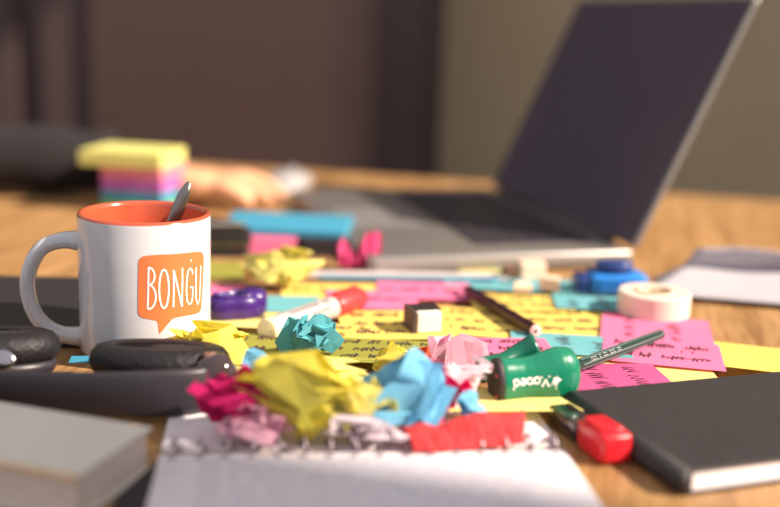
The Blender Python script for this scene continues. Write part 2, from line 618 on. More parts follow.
# back to front, lower ones first
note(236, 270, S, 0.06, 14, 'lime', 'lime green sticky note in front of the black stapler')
note(214, 291, 0.05, 0.04, 8, 'pink', 'small pink sticky note peeking out right of the mug, behind purple sharpener', 0)
note(330, 296, S, S, 6, 'yellow', 'yellow sticky note under the yellow paper ball and red marker cap', 2)
note(490, 283, S, 0.05, -4, 'teal', 'teal sticky note behind the dark brown pencil', 1)
note(552, 287, 0.06, 0.05, 5, 'teal', 'teal sticky note under the small cream eraser crumbs', 1)
note(425, 291, S, 0.06, 2, 'pink', 'pink sticky note in front of the white ruler, beside the pencil tip', 1)
note(372, 300, 0.07, 0.06, 4, 'pink', 'pink sticky note under the red cap of the marker', 1)
note(268, 304, S, 0.05, 4, 'teal', 'teal sticky note right of the purple sharpener', 0)
note(236, 318, S, 0.05, -3, 'paleyellow', 'pale yellow sticky note under the purple sharpener', 1)
note(560, 322, S, S, 2, 'yellow', 'yellow sticky note between the brown pencil and the pink notes', 4)
note(520, 303, S, 0.05, 3, 'yellow', 'narrow strip of yellow sticky note beside the middle of the brown pencil', 2)
note(470, 322, S, S, -6, 'yellow', 'yellow sticky note with writing left of the brown pencil', 5)
note(395, 325, S, S, 8, 'yellow', 'yellow sticky note with writing under the eraser', 4)
note(318, 335, S, 0.06, -8, 'yellow', 'yellow sticky note with writing under the marker', 3)
note(592, 303, 0.058, 0.045, -3, 'teal', 'teal sticky note with writing left of the white tape roll', 2, True)
note(656, 330, S, S, -12, 'pink', 'pink sticky note in front of the white tape roll', 2, True)
note(742, 357, S, 0.06, -16, 'yellow', 'blank yellow sticky note at the right end of the notes', 0)
note(645, 371, 0.085, 0.05, -4, 'paleyellow', 'pale yellow sticky note between pink note and black notebook', 0)
note(570, 345, 0.078, 0.05, -6, 'teal', 'teal sticky note under the green pencil', 3, True)
note(662, 353, S, 0.062, -12, 'pink', 'pink sticky note with a smiley face drawn on it', 2, False, extra=smile)
note(495, 350, S, 0.055, 4, 'pink', 'pink sticky note with writing behind the green sharpener', 3)
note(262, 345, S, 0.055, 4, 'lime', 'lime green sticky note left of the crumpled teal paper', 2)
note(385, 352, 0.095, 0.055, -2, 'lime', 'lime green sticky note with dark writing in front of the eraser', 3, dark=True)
note(620, 385, S, 0.06, 8, 'paleyellow', 'yellow sticky note under the magenta note beside the sharpener', 0)
note(605, 378, S, 0.055, 6, 'magenta', 'dark pink sticky note with writing right of the green sharpener', 4, True, dark=True)
note(512, 400, S, 0.04, 6, 'paleyellow', 'pale yellow sticky note under the green sharpener', 0)
note(84, 360, 0.016, 0.016, 10, 'cyan', 'small bright blue sticky note between headphone pads and mug', 0, z=0.0125)

# ------------------------------------------------------------------ far clutter: pads, stapler, ruler
def pad(px, py, wd, dp, th, rot, col, label, z=0.0, group='blurred sticky note pads', loc=None):
    c = loc if loc is not None else P(px, py, z)
    t = thing('sticky_pad', label, 'sticky pad', (c.x, c.y, z), R(rot), group)
    link('sheets', box(wd, dp, th, (0, 0, 0), 0.0006, 1), note_mat(col), t)
    return t


# tower of pads (left, behind the mug)
TC = P(137, 196, 0.0) + Vector((0.0, 0.0, 0))
TC = Vector((-0.272, 1.175, 0))
rot = -12
zt_ = 0.0
for col_, th_, lb in (('green', 0.012, 'green sticky pad at the bottom of the colourful pad tower'), ('cyan', 0.012, 'blue sticky pad second from the bottom of the pad tower'),
                      ('violet', 0.013, 'purple sticky pad in the middle of the pad tower'), ('salmon', 0.013, 'salmon pink sticky pad under the yellow top of the pad tower')):
    pad(0, 0, 0.070, 0.066, th_ - 0.0002, rot, col_, lb, zt_, 'tower of sticky pads', TC)
    zt_ += th_
pad(0, 0, 0.092, 0.076, 0.016, rot + 3, 'lemon', 'thick yellow sticky pad on top of the pad tower', zt_, 'tower of sticky pads', TC + Vector((-0.012, 0.002, 0)))

# blue pad on a pink pad and a black box
g = 'blurred sticky note pads'
pad(0, 0, 0.062, 0.05, 0.016, 4, 'pink', 'bright pink sticky pad under the large blue pad', 0.0, g, Vector((-0.118, 0.985, 0)))
bx_ = thing('box', 'small black cardboard box under the right end of the blue pad', 'box', (-0.060, 0.985, 0), R(3))
link('bottom', box(0.038, 0.05, 0.011, (0, 0, 0), 0.001), black_plastic, bx_)
link('lid', box(0.040, 0.052, 0.005, (0, 0, 0.0112), 0.001), black_plastic, bx_)
pad(0, 0, 0.118, 0.086, 0.006, -3, 'cyan', 'large blue sticky pad lying on top of the pink pad', 0.0164, g, Vector((-0.098, 1.012, 0)))
# stapler
st = thing('stapler', 'small black stapler with a metal strip right of the mug', 'stapler', (-0.158, 0.955, 0), R(12))
link('base', prism([(-0.032, -0.012), (0.026, -0.012), (0.031, -0.006), (0.031, 0.006), (0.026, 0.012), (-0.032, 0.012)], 0, 0.006, 0.001), mat('stapler_black', '#1d1a1d', 0.5), st)
link('arm', sections([[(x, y * s, z) for y, z in ((-0.010, 0.012), (0.010, 0.012), (0.010, h - 0.003), (0.006, h), (-0.006, h), (-0.010, h - 0.003))] for x, s, h in ((-0.034, 0.9, 0.034), (-0.02, 1, 0.036), (0.01, 1, 0.032), (0.026, 0.95, 0.028), (0.032, 0.8, 0.023))], True, False), mat('stapler_black', '#1d1a1d', 0.5), st)
link('hinge', box(0.012, 0.016, 0.012, (-0.026, 0, 0.004)), mat('stapler_black', '#1d1a1d', 0.5), st)
link('magazine', box(0.056, 0.012, 0.004, (0.003, 0, 0.0085)), steel, st)
link('metal_strip', box(0.040, 0.004, 0.0025, (0.006, -0.0095, 0.0285), 0.0008), mat('strip_grey', '#8f8a84', 0.5), st)

# white ruler with blue edge, teal pad behind it
pad(440, 268, 0.12, 0.02, 0.006, 3, 'cyan', 'narrow teal pad along the front edge of the laptop')
rl = thing('ruler', 'white ruler with a thin blue edge in front of the laptop', 'ruler', P(408, 277, 0.0016), R(6))
link('blade', box(0.17, 0.018, 0.0022, (0, 0.002, 0), 0.0005), mat('ruler_white', '#cfc2bf', 0.5), rl)
link('edge', box(0.15, 0.004, 0.0026, (0.0, -0.0092, 0)), note_mat('cyan'), rl)
single('sticky_note', box(0.05, 0.03, 0.001, (0, 0, 0)), note_mat('paleyellow'), 'small yellow sticky note between teal pad and cream block', 'sticky note', P(487, 272, 0.001), R(5), 'sticky notes spread over the table')

# cream eraser blocks near the laptop
cream = mat('cream_rubber', '#efd0b4', 0.7, var=0.04)
blk = thing('eraser', 'cream and brown eraser block standing before the laptop edge', 'eraser', P(524, 279, 0.0004), R(8))
link('rubber', box(0.022, 0.014, 0.0155, (0.006, 0, 0), 0.0015), cream, blk)
link('brown_end', box(0.014, 0.0135, 0.011, (-0.0125, 0, 0), 0.0015), mat('brown_rubber', '#6b4a34', 0.7), blk)
for k, (px, py, sx, sz, rz, lb) in enumerate(((521, 291, 0.015, 0.007, 10, 'small flat cream eraser piece left of the other on teal paper'), (550, 290, 0.0165, 0.011, -20, 'small tilted cream eraser piece right of the other on teal paper'))):
    e = single('eraser_piece', prism([(-sx / 2, -0.005), (sx / 2, -0.006), (sx / 2 - 0.002, 0.005), (-sx / 2 + 0.003, 0.006)], 0, sz, 0.0015), cream, lb, 'eraser', P(px, py, 0.0045), R(rz), 'cream eraser pieces')

# blue corrector with ribbed front
blue_pl = mat('blue_plastic', '#2a7fd0', 0.3, var=0.06)
navy = mat('navy_plastic', '#1f3a78', 0.35, var=0.06)
bs = thing('ink_stamp', 'bright blue plastic stamp with a dark blue knob left of the tape roll', 'stamp', P(612, 292, 0.0016), R(6))
bs.scale = (1.12, 1.1, 1.25)
link('body', box(0.042, 0.024, 0.0135, (0.002, 0, 0), 0.003, 3, True), blue_pl, bs)
for k in range(9):
    link('rib', box(0.0022, 0.002, 0.009, (-0.012 + k * 0.0036, -0.0122, 0.002), 0.0006, 1), blue_pl, bs)
link('end_cap', box(0.010, 0.022, 0.012, (-0.0235, 0.001, 0), 0.003, 2), navy, bs)
link('knob', prism([(0.014 * math.cos(a * math.pi / 10), 0.009 * math.sin(a * math.pi / 10)) for a in range(20)], 0.0135, 0.0205, 0.0015, 2, True), navy, bs)

# tape roll
tp = thing('tape_roll', 'white roll of adhesive tape lying flat on pink and teal notes', 'tape', P(653, 309, 0.008), R(0))
tp.location.z = 0.0046
tape_m = mat('tape_white', '#f0dccb', 0.45, var=0.02, translucent=0.15)
link('tape', lathe([(0.014, 0.001), (0.0255, 0.0), (0.0268, 0.001), (0.0268, 0.0165), (0.0255, 0.0175), (0.014, 0.0172)], 64, False), tape_m, tp)
link('core', lathe([(0.0141, 0.0), (0.0141, 0.0185), (0.0125, 0.0185), (0.0125, 0.0)], 64, True, True), mat('cardboard', '#d9c0a2', 0.8), tp)

# loose sheets on the right
def sheet_mesh(dz, grow):
    rows = [((640 - grow, 292 + grow * 0.4), (835, 308 + grow * 0.4), 0.002, 0.002), ((652 - grow, 284), (845, 296), 0.0025, 0.003), ((668 - grow, 274), (850, 281), 0.004, 0.005), ((682, 267), (855, 272), 0.006, 0.007), ((690, 259), (858, 264), 0.014, 0.015), ((697, 247), (862, 257), 0.026, 0.025)]
    n = 14
    vs_, fs = [], []
    for l, r_, zl, zr in rows:
        a, b = P(l[0], l[1], zl + dz), P(r_[0], r_[1], zr + dz)
        for i in range(n + 1):
            t = i / n
            p = a.lerp(b, t)
            p.z += 0.0015 * math.sin(t * 9 + zl * 200) * (zl > 0.005)
            vs_.append(p)
    for j in range(len(rows) - 1):
        for i in range(n):
            q = j * (n + 1) + i
            fs.append((q, q + 1, q + n + 2, q + n + 1))
    return me_from(vs_, fs, True)


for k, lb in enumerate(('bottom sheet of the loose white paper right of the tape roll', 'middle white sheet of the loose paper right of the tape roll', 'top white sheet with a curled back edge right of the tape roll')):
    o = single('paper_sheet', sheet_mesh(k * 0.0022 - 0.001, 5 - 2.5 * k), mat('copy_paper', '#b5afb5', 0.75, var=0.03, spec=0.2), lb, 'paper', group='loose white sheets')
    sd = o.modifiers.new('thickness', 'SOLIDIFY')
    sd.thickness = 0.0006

# ------------------------------------------------------------------ pens and tools in the middle
def frame_between(a, b):
    d = (b - a)
    x = d.normalized()
    up = Vector((0, 0, 1))
    y = up.cross(x).normalized()
    z = x.cross(y)
    m_ = Matrix((x, y, z)).transposed().to_4x4()
    m_.translation = a
    return m_, d.length


def xl(prof, n=24, smooth=True, cap=True, phase=0.0):
    """lathe about local x: prof of (x, r)"""
    return sections([[(x, r * math.cos(2 * math.pi * k / n + phase), r * math.sin(2 * math.pi * k / n + phase)) for k in range(n)] for x, r in prof], cap, smooth)


# marker
zr = 0.0112
a, b = P(266, 331, zr), P(361, 297, zr)
M_, Lm = frame_between(a, b)
mk = thing('marker', 'white marker pen with a red cap lying across yellow notes', 'marker')
mk.matrix_world = M_ @ Matrix.Diagonal((1, 1.14, 1.14, 1))
mk_body = mat('marker_white', '#b9b0ae', 0.4, var=0.03)
mk_red = mat('marker_red', '#e23a3c', 0.35, var=0.05)
link('barrel', xl([(0.002, 0.0069), (0.003, 0.0072), (Lm * 0.66, 0.0072), (Lm * 0.665, 0.0066), (Lm * 0.72, 0.0066)], 28), mk_body, mk)
link('end_plug', xl([(0.0, 0.0), (0.0, 0.0062), (0.001, 0.0072), (0.004, 0.0073), (0.006, 0.0073)], 28), mat('marker_end', '#ead9a8', 0.5), mk)
cp = link('cap', xl([(Lm * 0.67, 0.0074), (Lm * 0.68, 0.0080), (Lm * 0.9, 0.0076), (Lm * 0.98, 0.0068), (Lm, 0.005), (Lm, 0.0)], 28), mk_red, mk)
link('clip', box(Lm * 0.24, 0.003, 0.0015, (Lm * 0.81, 0, 0.0076), 0.0005), mk_red, cp)
rng = random.Random(3)
tl = []
for row, sc_ in ((0.35, 1.0), (-0.45, 0.5)):
    x = Lm * 0.2
    while x < Lm * 0.58:
        tl.append([(x, row - 0.2 * sc_), (x + 0.0005, row + 0.22 * sc_), (x + 0.0022, row + 0.1 * sc_), (x + 0.0027, row - 0.2 * sc_)])
        x += 0.0042 if rng.random() < 0.8 else 0.008
pr = link('print', ribbon([[(p, q * 0.0072) for p, q in l] for l in tl], 0.0008, lambda x, y: (x, 0.00735 * math.sin(y / 0.0072 - 0.7), 0.00735 * math.cos(y / 0.0072 - 0.7))), mat('grey_print', '#4f474c', 0.6), mk)
pr['kind'] = 'stuff'

# dark brown pencil
a, b = P(463, 287, 0.0075), P(536, 331, 0.0105)
M_, Lp = frame_between(b, a)
pc = thing('pencil', 'dark purple brown pencil lying on yellow notes with a pale end', 'pencil')
pc.matrix_world = M_
brown = mat('pencil_brown', '#3a1a26', 0.35, var=0.08)
link('barrel', xl([(0.0012, 0.0048), (Lp - 0.014, 0.0048)], 6, False, phase=R(30)), brown, pc)
link('cut_end', xl([(0.0, 0.0040), (0.0002, 0.0043), (0.0013, 0.0044)], 12), mat('pale_wood', '#e8b9b0', 0.7), pc)
link('lead', xl([(-0.0004, 0.0011), (0.0003, 0.0011)], 10), ink_dark, pc)
link('sharpened_tip', xl([(Lp - 0.014, 0.0045), (Lp - 0.002, 0.0008), (Lp, 0.0003)], 12), brown, pc)

# eraser with dark sleeve
er = thing('eraser', 'white block eraser with a dark sleeve on yellow notes', 'eraser', P(421, 329, 0.0052), R(17))
link('rubber', box(0.0175, 0.022, 0.0145, (0.002, -0.001, 0.0005), 0.0012), mat('white_rubber', '#f0e4d4', 0.7, var=0.03), er)
# sleeve: left side and top wrap
slv = mat('eraser_sleeve', '#2c2222', 0.5, var=0.1)
link('sleeve', sections([[(x0, y, z) for x0, z in ((-0.0078, 0.0), (0.0118, 0.0), (0.0118, 0.0158), (-0.0078, 0.0158))] for y in (-0.0065, 0.0095)], True, False), slv, er)
link('sleeve_band', box(0.0022, 0.022, 0.0162, (-0.0088, -0.0008, 0), 0.0004), mat('sleeve_grey', '#4a3c3a', 0.6), er)

# purple sharpener: two lobed dish
pur = mat('purple_plastic', '#37126a', 0.38, var=0.08, coat=0.3)
pu = thing('pencil_sharpener', 'glossy purple two lobed plastic sharpener right of the mug', 'sharpener', P(231, 318, 0.003), R(28))
pu.scale = (1.12, 1.12, 1.1)
out = []
for k in range(48):
    t = 2 * math.pi * k / 48
    rr = 0.0125 + 0.0035 * math.cos(2 * t) + 0.0016 * math.cos(t)
    out.append((rr * math.cos(t) * 1.12, rr * math.sin(t) * 0.98))
hull = [[(x * s, y * s, z) for x, y in out] for s, z in ((0.86, 0.0), (1.0, 0.003), (1.0, 0.010), (0.94, 0.0135), (0.80, 0.0150), (0.62, 0.0142), (0.5, 0.0105))]
link('body', sections(hull, True, True), pur, pu)
link('rim', sections([[(x * s + 0.001, y * s, z) for x, y in out] for s, z in ((0.80, 0.0148), (0.84, 0.0164), (0.76, 0.0166), (0.70, 0.0150))], False, True), pur, pu)
lob = link('lobe', sections([[(0.0155 + 0.0085 * s * math.cos(a), 0.0085 * s * math.sin(a) + 0.003, z) for a in [2 * math.pi * q / 24 for q in range(24)]] for s, z in ((0.9, 0.0), (1.1, 0.004), (1.1, 0.013), (0.9, 0.0165), (0.5, 0.0175))], True, True), pur, pu)
link('blade', box(0.010, 0.004, 0.0006, (-0.002, 0, 0.0108)), steel, pu)

# ---- green double sharpener with pencil
gr = mat('green_plastic', '#0a7558', 0.25, var=0.05, coat=0.4)
gr_d = mat('dark_green_plastic', '#0a5f4b', 0.3, var=0.05)
dk_in = mat('sharpener_inside', '#2c2428', 0.6)
GZ = 0.0178
a, b = P(499, 382, GZ), P(577, 373, GZ + 0.002)
M_, Lg = frame_between(a, b)
gs = thing('pencil_sharpener', 'glossy green sharpener with white lettering and a green pencil in it', 'sharpener')
gs.matrix_world = M_
gprof = [(0.0, 0.0122), (0.002, 0.0124), (0.008, 0.0117), (0.014, 0.0112), (0.020, 0.0117), (0.026, 0.0130), (0.032, 0.0143), (0.037, 0.0148), (0.042, 0.0144), (0.046, 0.0130), (0.049, 0.0105), (0.0505, 0.0072), (0.0508, 0.0045)]
gs_len = Lg / 0.0508


def grad(x):
    x /= gs_len
    for (x0, r0), (x1, r1) in zip(gprof, gprof[1:]):
        if x0 <= x <= x1:
            return r0 + (r1 - r0) * (x - x0) / (x1 - x0)
    return gprof[-1][1]


NG = 36
fine = []
for k in range(61):
    x = Lg * k / 60
    fine.append((x, grad(x)))
link('body', sections([[(x, r * 0.74 * math.cos(2 * math.pi * k / NG), r * 1.14 * math.sin(2 * math.pi * k / NG)) for k in range(NG)] for x, r in fine], True, True), gr, gs)
# dark open end
link('end_frame', sections([[(x, r * 0.74 * math.cos(2 * math.pi * k / NG), r * 1.14 * math.sin(2 * math.pi * k / NG)) for k in range(NG)] for x, r in ((-0.0035, 0.0116), (-0.003, 0.0124), (0.0, 0.0125), (0.0005, 0.0118))], True, True), dk_in, gs)
link('pin', xl([(-0.0045, 0.0009), (-0.003, 0.0009)], 8), mat('red_pin', '#c05048', 0.4), gs).location = (0, -0.006, 0.006)
link('pin', xl([(-0.0045, 0.0009), (-0.003, 0.0009)], 8), MATS['red_pin'], gs).location = (0, -0.006, -0.006)
# second lobe behind
lp = spline([(-0.005, 0.014, 0.003), (0.008, 0.0165, 0.004), (0.020, 0.0195, 0.007), (0.031, 0.0190, 0.0105)], 6)
lr = [0.0070 - 0.0018 * math.sin(math.pi * i / (len(lp) - 1)) + 0.0012 * i / (len(lp) - 1) for i in range(len(lp))]
l2 = link('second_barrel', tube(lp, lr, 24, (0.95, 1.15)), gr_d, gs)
e1, e0 = Vector(lp[-1]), Vector(lp[-2])
dd = (e1 - e0).normalized()
link('hole', tube([e1 - dd * 0.001, e1 + dd * 0.0009], 0.0056, 20, (0.95, 1.15)), dk_in, l2)
link('hole_rim', tube([e1 - dd * 0.004, e1 + dd * 0.0003], 0.0074, 20, (0.95, 1.15)), dk_in, l2)
# lettering, upside down as the sharpener lies: word runs from right to left
GL = {
    'M': [[(0, 0), (0.05, 1)], [(0.05, 1), (0.37, 0.3)], [(0.37, 0.3), (0.68, 1)], [(0.68, 1), (0.76, 0)]],
    'a': [arc(0.3, 0.33, 0.26, 0.33, 0, 360, 14), [(0.58, 0.68), (0.58, 0)]],
    'p': [[(0.04, 0.68), (0.04, -0.4)], arc(0.32, 0.33, 0.26, 0.33, 0, 360, 14)],
    'e': [[(0.06, 0.36), (0.56, 0.36)], arc(0.3, 0.33, 0.26, 0.33, 0, 310, 14)],
    'd': [arc(0.3, 0.33, 0.26, 0.33, 0, 360, 14), [(0.57, 1.05), (0.57, 0)]],
}
th0 = R(148)   # facing side of the barrel


def on_sharp(x, y):
    r = grad(x) + 0.00025
    t_ = y / 0.0118
    return (x, -r * 0.74 * math.cos(t_), r * math.sin(t_))


HL = 0.0062
pen_x = 0.0262
for ch, adv in (('M', 0.92), ('a', 0.74), ('p', 0.72), ('e', 0.72), ('d', 0.7)):
    ls = [[(pen_x - q[0] * HL * 0.92, 0.0016 - (q[1] - 0.35) * HL * 0.9) for q in l] for l in GL[ch]]
    link('letter', ribbon(ls, 0.0010, on_sharp), white_print, gs)
    pen_x -= adv * HL * 0.92
emb = [(0, 0.0055), (0.0012, 0.0012), (0.0036, -0.0002), (0.0013, -0.0012), (0.0006, -0.0050), (-0.0010, -0.0014), (-0.0030, -0.0034), (-0.0012, 0.0006)]
ec = (0.0298, 0.0012)
link('emblem', me_from([on_sharp(*ec)] + [on_sharp(ec[0] + p[0], ec[1] + p[1]) for p in emb], [(0, q + 1, (q + 1) % len(emb) + 1) for q in range(len(emb))]), white_print, gs)

# green pencil in the sharpener
a = P(576, 366, GZ + 0.001)
b = P(661, 334, 0.0095)
M_, Lp = frame_between(a, b)
gp = thing('pencil', 'dark green pencil with silver stripes stuck in the green sharpener', 'pencil')
gp.matrix_world = M_
pgreen = mat('pencil_green', '#123631', 0.3, var=0.06)
plight = mat('pencil_silver', '#647674', 0.35, var=0.04)
RP = 0.0034
link('barrel', xl([(0.0004, RP), (Lp - 0.004, RP)], 6, False, phase=R(15)), pgreen, gp)
for k in range(6):
    aa = R(15 + 60 * k)
    o = link('stripe', box(Lp - 0.008, 0.0008, 0.0003, ((Lp) / 2, 0, RP - 0.0002)), plight, gp)
    o.rotation_euler = (aa, 0, 0)
link('end_cap', xl([(Lp - 0.004, RP * 0.98), (Lp - 0.0006, RP * 0.98), (Lp, RP * 0.8)], 12), pgreen, gp)
rng = random.Random(5)
x = Lp * 0.12
ls = []
while x < Lp * 0.46:
    ls.append([(x, -0.0007), (x + 0.0004, 0.0009), (x + 0.0016, 0.0009), (x + 0.0018, -0.0007)])
    x += 0.0028 if rng.random() < 0.75 else 0.006
fc = R(15 + 60 * 2 + 30)
pr = link('print', ribbon(ls, 0.0007, lambda x, y: (x, -(RP * 0.9), y)), white_print, gp)
pr.rotation_euler = (R(-38), 0, 0)
pr['kind'] = 'stuff'

# ------------------------------------------------------------------ crumpled papers
def crumple_mesh(seed, sx, sy, sz, folds=8, n=7, aspect=1.0):
    rng = random.Random(seed)
    bm = bmesh.new()
    bmesh.ops.create_grid(bm, x_segments=n, y_segments=n, size=0.5)
    for v in bm.verts:
        v.co = Vector((v.co.x * aspect, v.co.y, 0.03 * rng.uniform(-1, 1)))
    for k in range(folds):
        nv = Vector((rng.gauss(0, 1), rng.gauss(0, 1), rng.gauss(0, 0.5))).normalized()
        c = sum((v.co for v in bm.verts), Vector()) / len(bm.verts)
        ds = sorted((v.co - c).dot(nv) for v in bm.verts)
        off = ds[int(len(ds) * rng.uniform(0.45, 0.8))]
        axv = nv.cross(Vector((rng.gauss(0, 1), rng.gauss(0, 1), rng.gauss(0, 1)))).normalized()
        ang = rng.choice((-1, 1)) * R(rng.uniform(60, 150))
        rm = Matrix.Rotation(ang, 3, axv)
        pv = c + nv * off
        if len(bm.faces) < 900:   # a clean crease along the fold
            bmesh.ops.bisect_plane(bm, geom=list(bm.verts) + list(bm.edges) + list(bm.faces), plane_co=pv, plane_no=nv, dist=1e-5)
        for v in bm.verts:
            if (v.co - c).dot(nv) > off + 1e-5:
                v.co = pv + rm @ (v.co - pv)
    vl = list(bm.verts)
    c = sum((v.co for v in vl), Vector()) / len(vl)
    sd_ = math.sqrt(sum((v.co - c).length_squared for v in vl) / len(vl))
    for v in vl:   # pull the far tips in so the sheet balls up
        d = (v.co - c) / sd_
        r_ = d.length
        v.co = d * (math.tanh(r_ * 0.7) / max(r_, 1e-5)) + Vector((rng.uniform(-1, 1), rng.uniform(-1, 1), rng.uniform(-1, 1))) * 0.012
    lo = Vector([min(v.co[i] for v in vl) for i in range(3)])
    hi = Vector([max(v.co[i] for v in vl) for i in range(3)])
    d = [max(hi[i] - lo[i], 1e-4) for i in range(3)]
    for v in vl:
        v.co = Vector(((v.co.x - lo.x) / d[0] * sx - sx / 2, (v.co.y - lo.y) / d[1] * sy - sy / 2, (v.co.z - lo.z) / d[2] * sz))
    bmesh.ops.triangulate(bm, faces=list(bm.faces))
    me = bpy.data.meshes.new('mesh')
    bm.to_mesh(me)
    bm.free()
    return me


def crumple(px, py, sx, sy, sz, col, seed, label, rz=0, z=0.002, folds=8, n=7, dy=0.0, cat='crumpled paper'):
    c = P(px, py, z)
    o = single('crumpled_paper', crumple_mesh(seed, sx, sy, sz, folds, n), crumple_mat(col), label, cat, (c.x, c.y + dy, z), R(rz), 'crumpled coloured papers')
    sd = o.modifiers.new('thickness', 'SOLIDIFY')
    sd.thickness = 0.00025
    return o


bow_c = P(358, 268, 0.003)
cols = [(-0.0175, 0.001, 0.016, 0.004), (-0.0150, -0.004, 0.023, 0.002), (-0.0115, 0.003, 0.025, 0.001), (-0.0085, -0.004, 0.019, 0.001), (-0.0045, 0.002, 0.011, 0.0), (-0.0015, -0.005, 0.014, 0.0),
        (0.0020, 0.003, 0.021, 0.0), (0.0050, -0.005, 0.028, 0.0), (0.0085, 0.002, 0.031, 0.0), (0.0120, -0.004, 0.0305, 0.0), (0.0155, 0.001, 0.032, 0.0), (0.0180, -0.003, 0.029, 0.0)]
vs_, fs = [], []
for x, y, h, z0 in cols:
    for q in range(4):
        t = q / 3
        vs_.append((x * (1 + 0.08 * t) + 0.0008 * math.sin(q * 3 + x * 900), y * (1.2 - 0.5 * t) + 0.006 * t * t, z0 + (h - z0) * t))
for i_ in range(len(cols) - 1):
    for q in range(3):
        b0 = i_ * 4 + q
        fs += [(b0, b0 + 4, b0 + 5), (b0, b0 + 5, b0 + 1)]
o = single('crumpled_paper', me_from(vs_, fs), crumple_mat('pink'), 'pink pleated paper standing up like a bow before the laptop', 'crumpled paper', bow_c, 0, 'crumpled coloured papers')
o.modifiers.new('thickness', 'SOLIDIFY').thickness = 0.0003
crumple(281, 284, 0.068, 0.045, 0.032, 'paleyellow', 5, 'yellow crumpled paper in front of the pink and blue pads', 0, 0.004, 9)
crumple(309, 364, 0.042, 0.024, 0.033, 'teal', 33, 'teal crumpled paper leaning on the white marker', 20, 0.003, 7)
crumple(205, 376, 0.062, 0.034, 0.034, 'yellow', 21, 'yellow crumpled paper between headphones, mug and the lime note', 0, 0.004, 9)
crumple(256, 388, 0.046, 0.034, 0.014, 'paleyellow', 23, 'flat pale yellow crumpled paper in front of the lime note', 20, 0.004, 8)
crumple(328, 402, 0.090, 0.040, 0.026, 'paleyellow', 44, 'pale yellow crumpled paper at the back of the heap', 10, 0.004, 9)
crumple(244, 432, 0.058, 0.034, 0.036, 'magenta', 52, 'hot pink crumpled paper next to the headphone hinge', 15, 0.0045, 9)
crumple(256, 443, 0.040, 0.02, 0.022, 'palepink', 61, 'pale pink crumpled scrap between hot pink and yellow paper', 0, 0.0045, 7)
crumple(298, 436, 0.072, 0.036, 0.046, 'yellow', 71, 'big bright yellow crumpled paper in the middle of the heap', 0, 0.0045, 7)
crumple(340, 436, 0.058, 0.032, 0.032, 'paleyellow', 83, 'pale yellow crumpled paper between yellow and light blue ones', 0, 0.0045, 8)
crumple(402, 436, 0.056, 0.034, 0.046, 'blue', 93, 'light blue crumpled paper with pointed peaks', 0, 0.0045, 6)
crumple(368, 446, 0.046, 0.02, 0.018, 'white', 95, 'white crumpled scrap in front of the light blue paper', 0, 0.0045, 7)
crumple(397, 388, 0.030, 0.022, 0.028, 'yellow', 104, 'small yellow crumpled paper in front of the lime note', 0, 0.004, 7)
crumple(430, 385, 0.034, 0.03, 0.022, 'orange', 108, 'orange red crumpled paper behind the magenta one', 0, 0.004, 7)
crumple(455, 382, 0.038, 0.026, 0.032, 'palepink', 111, 'pale pink crumpled paper left of the green sharpener', 0, 0.006, 6)
crumple(438, 418, 0.036, 0.03, 0.034, 'magenta', 118, 'magenta crumpled paper right of the light blue one', 0, 0.0045, 8)
crumple(457, 416, 0.038, 0.026, 0.032, 'white', 121, 'white crumpled paper in front of the dark end of the green sharpener', 0, 0.0045, 7)
crumple(470, 411, 0.018, 0.014, 0.016, 'blue', 131, 'tiny light blue crumpled scrap on the white paper by the sharpener', 0, 0.012, 6, 6, -0.014)
crumple(262, 395, 0.024, 0.018, 0.026, 'blue', 137, 'tiny blue crumpled scrap behind the hot pink paper', 0, 0.008, 6, 6)

# red folded strip
rs = P(462, 441, 0.0045)
vs_, fs = [], []
NS = 16
for i in range(NS + 1):
    t = i / NS
    x = (t - 0.5) * 0.056
    for q, (yy, zz) in enumerate(((-0.012, 0.001), (-0.010, 0.010), (-0.002, 0.0145), (0.006, 0.010), (0.011, 0.002))):
        kx = 0.0009 * math.sin(i * 1.3 + q * 2.1)
        vs_.append((x + (0.004 * q if i == NS else 0) - 0.002 * q, yy + 0.0004 * math.sin(i * 2.3 + q), max(0.0005, zz * (0.62 + 0.55 * t + 0.1 * math.sin(i * 0.7 + 0.6)) + kx)))
for i in range(NS):
    for q in range(4):
        b0 = i * 5 + q
        fs += [(b0, b0 + 5, b0 + 6), (b0, b0 + 6, b0 + 1)]
o = single('crumpled_paper', me_from(vs_, fs), crumple_mat('red'), 'red folded paper strip lying on the spiral notebook', 'crumpled paper', rs, R(14), 'crumpled coloured papers')
o.modifiers.new('thickness', 'SOLIDIFY').thickness = 0.0003

# ------------------------------------------------------------------ spiral notebook
sA, sB = P(160, 452, 0.003), P(566, 453, 0.003)
sx_ = (sB - sA)
srot = math.atan2(sx_.y, sx_.x) + R(2)
SW = sx_.length
sn = thing('spiral_notebook', 'open spiral notebook with ruled pages under the crumpled papers', 'notebook', (sA.x, sA.y, 0), srot)
link('page_block', box(SW, 0.148, 0.0035, (SW / 2, -0.148 / 2 - 0.004, 0), 0.0004), page_white, sn)
link('flipped_page', box(SW, 0.066, 0.0028, (SW / 2, 0.066 / 2 + 0.004, 0), 0.0004), page_white, sn)
n_coil = 16
coil = None
for k in range(n_coil):
    x = SW * (k + 0.5) / n_coil
    pts = [(x + 0.0014 * math.cos(t) * 0 + 0.0006 * t, 0.0048 * math.cos(t), 0.0048 + 0.0048 * math.sin(t) + 0.0004) for t in [2 * math.pi * i / 14 for i in range(15)]]
    if coil is None:
        coil = tube([(p[0] - x, p[1], p[2]) for p in pts], 0.0009, 6)
    o = link('coil', coil, mat('coil_metal', '#aa9da2', 0.35, 0.6), sn)
    o.location.x = x
    for yy in (-0.0085, 0.0082):
        link('punched_hole', box(0.0042, 0.0034, 0.0002, (x, yy, 0.0034)), mat('hole_dark', '#94868c', 0.8), sn)
